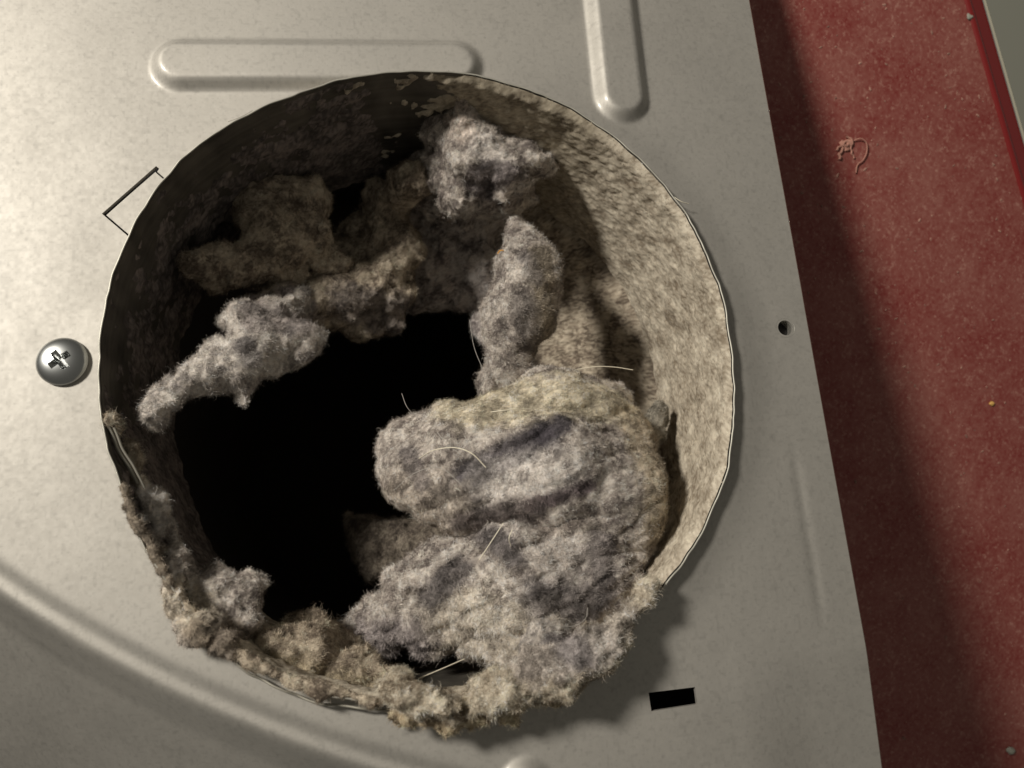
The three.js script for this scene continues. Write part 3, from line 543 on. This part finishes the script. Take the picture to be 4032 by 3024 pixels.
lint('rim_lint_crumbs', 'row of tan lint crumbs spilling over the outside of the bottom rim onto the panel', 'lint crumbs', {
  forms: [[[-7.2, -52.1, 4.9], [-2.1, -53.0, 5.4], 1.3, 1.5], [[-2.1, -52.9, 5.4], [1.8, -52.8, 5.4], 1.6, 1.3], [[1.8, -53.1, 4.9], [3.4, -53.7, 4.9], 1.2, 0.8], [[6.6, -53.8, 3.9], [7.5, -54.3, 3.9], 1.2, 1.0], [[-9.5, -52.2, 2.9], [-8.8, -53.7, 1.9], 0.5, 0.3], [[6.5, -52.4, 4.9], [8.6, -51.8, 4.9], 1.4, 1.2], [[14.2, -52.2, 3.9], [16.0, -51.4, 3.9], 1.4, 1.1]],
  warp: 0.4, k: 1.2, lump: 0.6, grain: 1.6, salt: 35.2, cell: 0.35, pal: { dark: [0.2, 0.15, 0.1], mid: [0.42, 0.34, 0.23], light: [0.58, 0.5, 0.36] }, fuzz: 2.4, hair: 0.8,
});
lint('pink_lint_puff', 'soft pinkish grey lint puff leaning on the big wad above the bottom rim heap', 'lint clump', {
  forms: [[[13.1, -45.7, -0.1], [14.8, -43.1, -0.1], 3, 3.2], [[15.1, -42.6, -1.1], [16.4, -41.7, -2.1], 2.6, 1.6]], k: 2, lump: 0.6, grain: 0.8, salt: 37.2, cell: 0.4, pal: PAL.pale, spots: [[[14.8, -46.3, 1.9], [17.8, -46.2, -0.1], 3, [0.14, 0.125, 0.14], 0.7]], fuzz: 3, hair: 0.8,
});
lint('wall_nugget', 'small pointed grey lint nugget stuck on the right duct wall beside the big wad', 'lint nugget', {
  forms: [[[42.8, -7.6, -19.0], [42.5, -11.8, -19.0], 1.9, 1.7], [[44.3, -6.7, -19.0], [44.9, -8.6, -20.0], 1.4, 1]], warp: 0.4, k: 1.4, lump: 0.5, grain: 1.1, salt: 41.1, cell: 0.35, spots: [], pal: { dark: [0.1, 0.09, 0.07], mid: [0.22, 0.2, 0.165], light: [0.33, 0.3, 0.25] }, fuzz: 3, hair: 0.7,
});

// felt lining on the duct wall and the step behind it
function lining(name, label, { t0, t1, z0, z1, R, thick, cover, pal, salt, spots = [], hairs = 1.8, bumps = 1, contrast = 1 }) {
  const na = Math.round((t1 - t0) * 50 / 0.42), nz = Math.round((z0 - z1) / 0.42), pos = [], idx = [], ok = [];
  for (let j = 0; j <= nz; j++) for (let i = 0; i <= na; i++) {
    const t = t0 + (t1 - t0) * i / na, z = z0 + (z1 - z0) * j / nz, x = Math.cos(t) * 50, y = Math.sin(t) * 50;
    const c = cover(t, z) + 0.55 * noise(x * 0.22, y * 0.22, z * 0.22 + salt) + 0.4 * noise(x * 0.7, y * 0.7, z * 0.7 + salt);
    const th = thick * sstep(-0.1, 0.5, c) * sstep(-0.15, 1.6, z0 - z) ** 0.6 * (0.75 + bumps * (0.28 * noise(x * 0.13, y * 0.13, z * 0.13 + salt) + 0.26 * noise(x * 0.5, y * 0.5, z * 0.5) + 0.22 * noise(x * 1.3, y * 1.3, z * 1.3)));
    const r = R(t, z) - th + (c < 0 ? 0.25 : 0);
    pos.push(Math.cos(t) * r, Math.sin(t) * r, z); ok.push(c > -0.1);
  }
  for (let j = 0; j < nz; j++) for (let i = 0; i < na; i++) { const k = j * (na + 1) + i; if (ok[k] || ok[k + 1] || ok[k + na + 1] || ok[k + na + 2]) idx.push(k, k + na + 2, k + 1, k, k + na + 1, k + na + 2); }
  const o = thing(name, label, 'lint lining', [50 * Math.cos((t0 + t1) / 2), 50 * Math.sin((t0 + t1) / 2), (z0 + z1) / 2]);
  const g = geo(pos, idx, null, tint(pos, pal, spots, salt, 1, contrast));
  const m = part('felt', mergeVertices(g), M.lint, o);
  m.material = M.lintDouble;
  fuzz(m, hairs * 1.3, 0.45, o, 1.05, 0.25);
}
M.lintDouble = M.lint.clone(); M.lintDouble.side = THREE.DoubleSide;
const D = Math.PI / 180;
lining('right_wall_lining', 'thick tan felt of lint lining the lit right wall of the duct', {
  t0: -150 * D, t1: 104 * D, z0: RIM - 0.05, z1: PIPE_END, R: (t, z) => rimR(t) - 0.45 - 0.5 * (RIM - z) / 40, thick: 1.3, salt: 43.3,
  cover: (t, z) => { const d = t / D; return mix(1.4, -0.35, sstep(58, 97, d)) * (d < -110 ? mix(1, -0.2, sstep(-118, -142, d)) : 1) - 0.25 * sstep(2.3, 2.9, z) - 2.6 * sstep(1, -4, z) * sstep(-112, -104, d) * sstep(-68, -80, d); },
  pal: PAL.tan, contrast: 0.62, bumps: 0.75, spots: [[[22, 40, -10], [10, 46, 0], 14, [0.2, 0.165, 0.11], 0.5]],
});
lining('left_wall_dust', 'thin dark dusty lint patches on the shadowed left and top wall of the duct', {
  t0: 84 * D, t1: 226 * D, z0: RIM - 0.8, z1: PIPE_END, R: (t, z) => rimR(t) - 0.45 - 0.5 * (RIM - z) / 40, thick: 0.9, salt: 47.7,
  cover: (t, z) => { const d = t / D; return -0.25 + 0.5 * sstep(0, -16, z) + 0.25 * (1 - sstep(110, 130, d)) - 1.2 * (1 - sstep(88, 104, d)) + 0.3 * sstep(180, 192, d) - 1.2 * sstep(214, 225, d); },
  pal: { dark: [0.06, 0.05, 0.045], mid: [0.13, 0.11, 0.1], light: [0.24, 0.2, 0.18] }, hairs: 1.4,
});
lining('inner_step_lining', 'brown lint felt on the step deeper in the duct behind the upright slab', {
  t0: -75 * D, t1: 75 * D, z0: PIPE_END - 2, z1: -64, R: (t, z) => 52.5 - (0.24 + 0.5 * sstep(72, 40, Math.abs(t / D))) * (PIPE_END - z), thick: 2.2, salt: 51.7, cover: () => 1.2, pal: PAL.brown, bumps: 0.8,
});

// ---------------------------------------------------------------- single hairs and fibres
const hairs = [
  ['pale curved hair on the crest of the big wad beside the right wall lining', [[25.5, 0.8, -15.0], [31.0, 1.1, -14.0], [34.5, 0.8, -14.0], [37.8, 0.1, -14.0]], 0.085, M.hair],
  ['white bent hair arching over the left part of the wad upper fold', [[-3.2, -15.1, -3.0], [-0.8, -14.5, 1.5], [2.4, -14.6, 3.0], [4.7, -15.8, 4.0], [6.7, -18.1, 4.0]], 0.085, M.hair],
  ['short pale hair lying on the tan crest of the big wad', [[8.9, -8.4, -2.0], [11.8, -8.4, -1.0], [15.5, -8.3, -2.0]], 0.075, M.hair],
  ['straight pale hair crossing the crease between the two wad folds', [[4.7, -31.8, 3.0], [6.5, -29.4, 4.0], [8.6, -26.7, 4.5]], 0.075, M.hair],
  ['tiny bright curled hair in the crease of the wad beside the straight hair', [[9.5, -30.2, 4.0], [9.2, -29.0, 5.0], [9.8, -27.8, 5.0]], 0.075, M.hair],
  ['white straight hair spanning the small black gap above the bottom rim', [[-5.3, -47.5, 4.0], [-1.6, -46.6, 3.0], [1.5, -45.8, 2.0]], 0.075, M.hair],
  ['thin grey hair hanging in front of the black hole beside the upright slab', [[8.3, 12.5, -18.0], [8.8, 7.0, -18.0], [10.2, 1.8, -17.0]], 0.05, M.hairGrey],
  ['short grey hair at the foot of the upright slab', [[8.7, -2.0, -14.0], [9.5, -0.6, -13.0], [10.5, 0.7, -13.0]], 0.06, M.hairGrey],
  ['fine grey hair sloping down into the bent white hair on the wad', [[-0.1, -11.4, -1.0], [1.4, -14.0, 2.0], [3.4, -15.9, 3.0]], 0.05, M.hairGrey],
  ['looped brown hair near the bottom of the wad above the rim heap', [[13.4, -41.7, 8.0], [17.3, -42.3, 7.0], [19.4, -41.5, 6.0], [20.1, -40.1, 5.0]], 0.05, M.hairGrey],
  ['short pale whisker sticking out over the upper left rim above the tab', [[-27.1, 43.5, 3.0], [-29.1, 43.0, 2.0], [-31.4, 42.7, 1.0]], 0.07, M.hairGrey],
  ['fluffy whisker sticking out over the upper right rim', [[43.3, 26.8, 3.0], [44.7, 25.8, 3.0], [46.2, 25.6, 2.5]], 0.08, M.hair],
  ['long fine hair trailing left from the wad into the black hole', [[-2.7, -7.8, -8.0], [-4.5, -5.9, -7.0], [-5.3, -3.2, -8.0]], 0.045, M.hairGrey],
  ['fine hair curving across the left end of the wad upper fold', [[-7.5, -20.0, -2.0], [-3.8, -17.8, 2.0], [-0.3, -17.5, 3.0], [3.0, -20.7, 4.0]], 0.045, M.hairGrey],
  ['faint hair loop on the lower fold of the wad', [[1.4, -35.0, 1.0], [1.8, -37.0, 3.0], [3.7, -38.1, 4.0], [4.8, -37.9, 4.0]], 0.05, M.hairGrey],
];
for (const [label, pts, r, m] of hairs) { const t = thing('stray_hair', label, 'hair', pts[0], 'stray hairs caught in the lint'); part('strand', tube(pts, r, 28, 5), m, t); }
{ const p = [[13.9, 23.2, -12.0], [14.3, 23.6, -11.5], [15.0, 23.6, -11.5]]; const t = thing('orange_fibre', 'tiny bright orange curled fibre on the left edge of the upright slab', 'fibre', p[0]); part('strand', tube(p, 0.12, 10, 5), M.orange, t); }

// crumbs and dust on the red cabinet
const crumb = (r, s) => { const g = mergeVertices(new THREE.IcosahedronGeometry(r, 2).deleteAttribute('uv').deleteAttribute('normal')); const p = g.attributes.position; for (let i = 0; i < p.count; i++) { const f = 1 + 0.55 * noise(p.getX(i) / r * 1.1 + s, p.getY(i) / r * 1.1, p.getZ(i) / r * 1.1); p.setXYZ(i, p.getX(i) * f, p.getY(i) * f, p.getZ(i) * f * 0.7); } g.computeVertexNormals(); return g; };
{
  const c = [101.2, 53.5, -27.7]; c[2] = redZ(c[1]) + 0.2;
  const t = thing('thread_crumb', 'pale lint crumb with a curled thread lying on the red cabinet', 'lint crumb', c);
  const mat = new THREE.MeshStandardMaterial({ color: new THREE.Color().setRGB(0.5, 0.25, 0.19), roughness: 1 });
  const curls = []; for (let k = 0; k < 5; k++) { const p = []; let x = rr(-2.6, 0.2), y = rr(-1.2, 1.2), a = rr(0, 6.28); for (let i = 0; i < 6; i++) { p.push([c[0] + x, c[1] + y, c[2] + rr(0, 0.25) + 0.31 * y]); a += rr(-1, 1.4); x += 0.7 * Math.cos(a); y += 0.6 * Math.sin(a); } curls.push(tube(p, rr(0.18, 0.34), 20, 5)); }
  const flakes = [[-2.4, 0.5, 0.8, 1], [-0.7, 0.8, 0.9, 2], [-1.5, -0.6, 0.7, 3]].map(([x, y, r, q]) => crumb(r, q).scale(1, 1, 0.5).translate(c[0] + x, c[1] + y, c[2] + 0.31 * y));
  part('crumb', mergeGeometries([...curls.map((g) => g.deleteAttribute('uv')), ...flakes].map((g) => g.toNonIndexed())), mat, t);
  part('thread', tube([[0.3, 1, 0], [1.8, 1.3, 0.6], [3.2, 0.4, 0.6], [3.4, -1.6, 0.4], [2.4, -3.4, 0.2], [1.2, -4.2, 0.2], [0.8, -6, 0]].map((p) => [c[0] + p[0], c[1] + p[1], c[2] + 0.6 * p[2] + 0.31 * p[1] + 0.1]), 0.13, 40, 6), mat, t);
}
for (const [at, r, label, m] of [
  [[138.2, -6.0, -46.1], 0.55, 'small yellow crumb on the red cabinet, right of the round hole', M.yellow],
  [[131.5, 81.6, -19.0], 0.9, 'greyish crumb sitting on the bright fold of the red cabinet', M.grey],
  [[144.6, -92.0, -72.8], 1.0, 'pale lint crumb low on the dark red cabinet in the bottom corner', M.grey],
]) { if (r !== 0.9) at[2] = redZ(at[1]) + r * 0.4; const t = thing('crumb', label, 'crumb', at); part('grain', crumb(r, r * 9).translate(...at), m, t); }
{
  const g = crumb(1, 3).scale(MM, MM, MM), n = 1500, inst = new THREE.InstancedMesh(g, new THREE.MeshStandardMaterial({ color: 0xffffff, roughness: 1 }), n), m = new THREE.Matrix4(), q = new THREE.Quaternion(), c = new THREE.Color();
  for (let k = 0; k < n; k++) {
    const y = rr(-100, 100), x = rr(76, foldX(y) - 0.5), s = 0.05 + 0.2 * rnd() ** 5 + 0.03 * rnd();
    q.setFromEuler(new THREE.Euler(0.3, 0, rr(0, 6)));
    m.compose(new THREE.Vector3(x * MM, y * MM, (redZ(y) + s * 0.3) * MM), q, new THREE.Vector3(s * rr(0.7, 2.6), s, s * 0.4));
    inst.setMatrixAt(k, m); const b = rr(0.5, 1); inst.setColorAt(k, c.setRGB(0.5 * b, 0.27 * b, 0.21 * b));
  }
  inst.name = 'dust'; inst.userData = { kind: 'stuff', label: 'pale dust specks scattered over the red cabinet', category: 'dust' };
  scene.add(inst);
}
renderer.render(scene, camera);
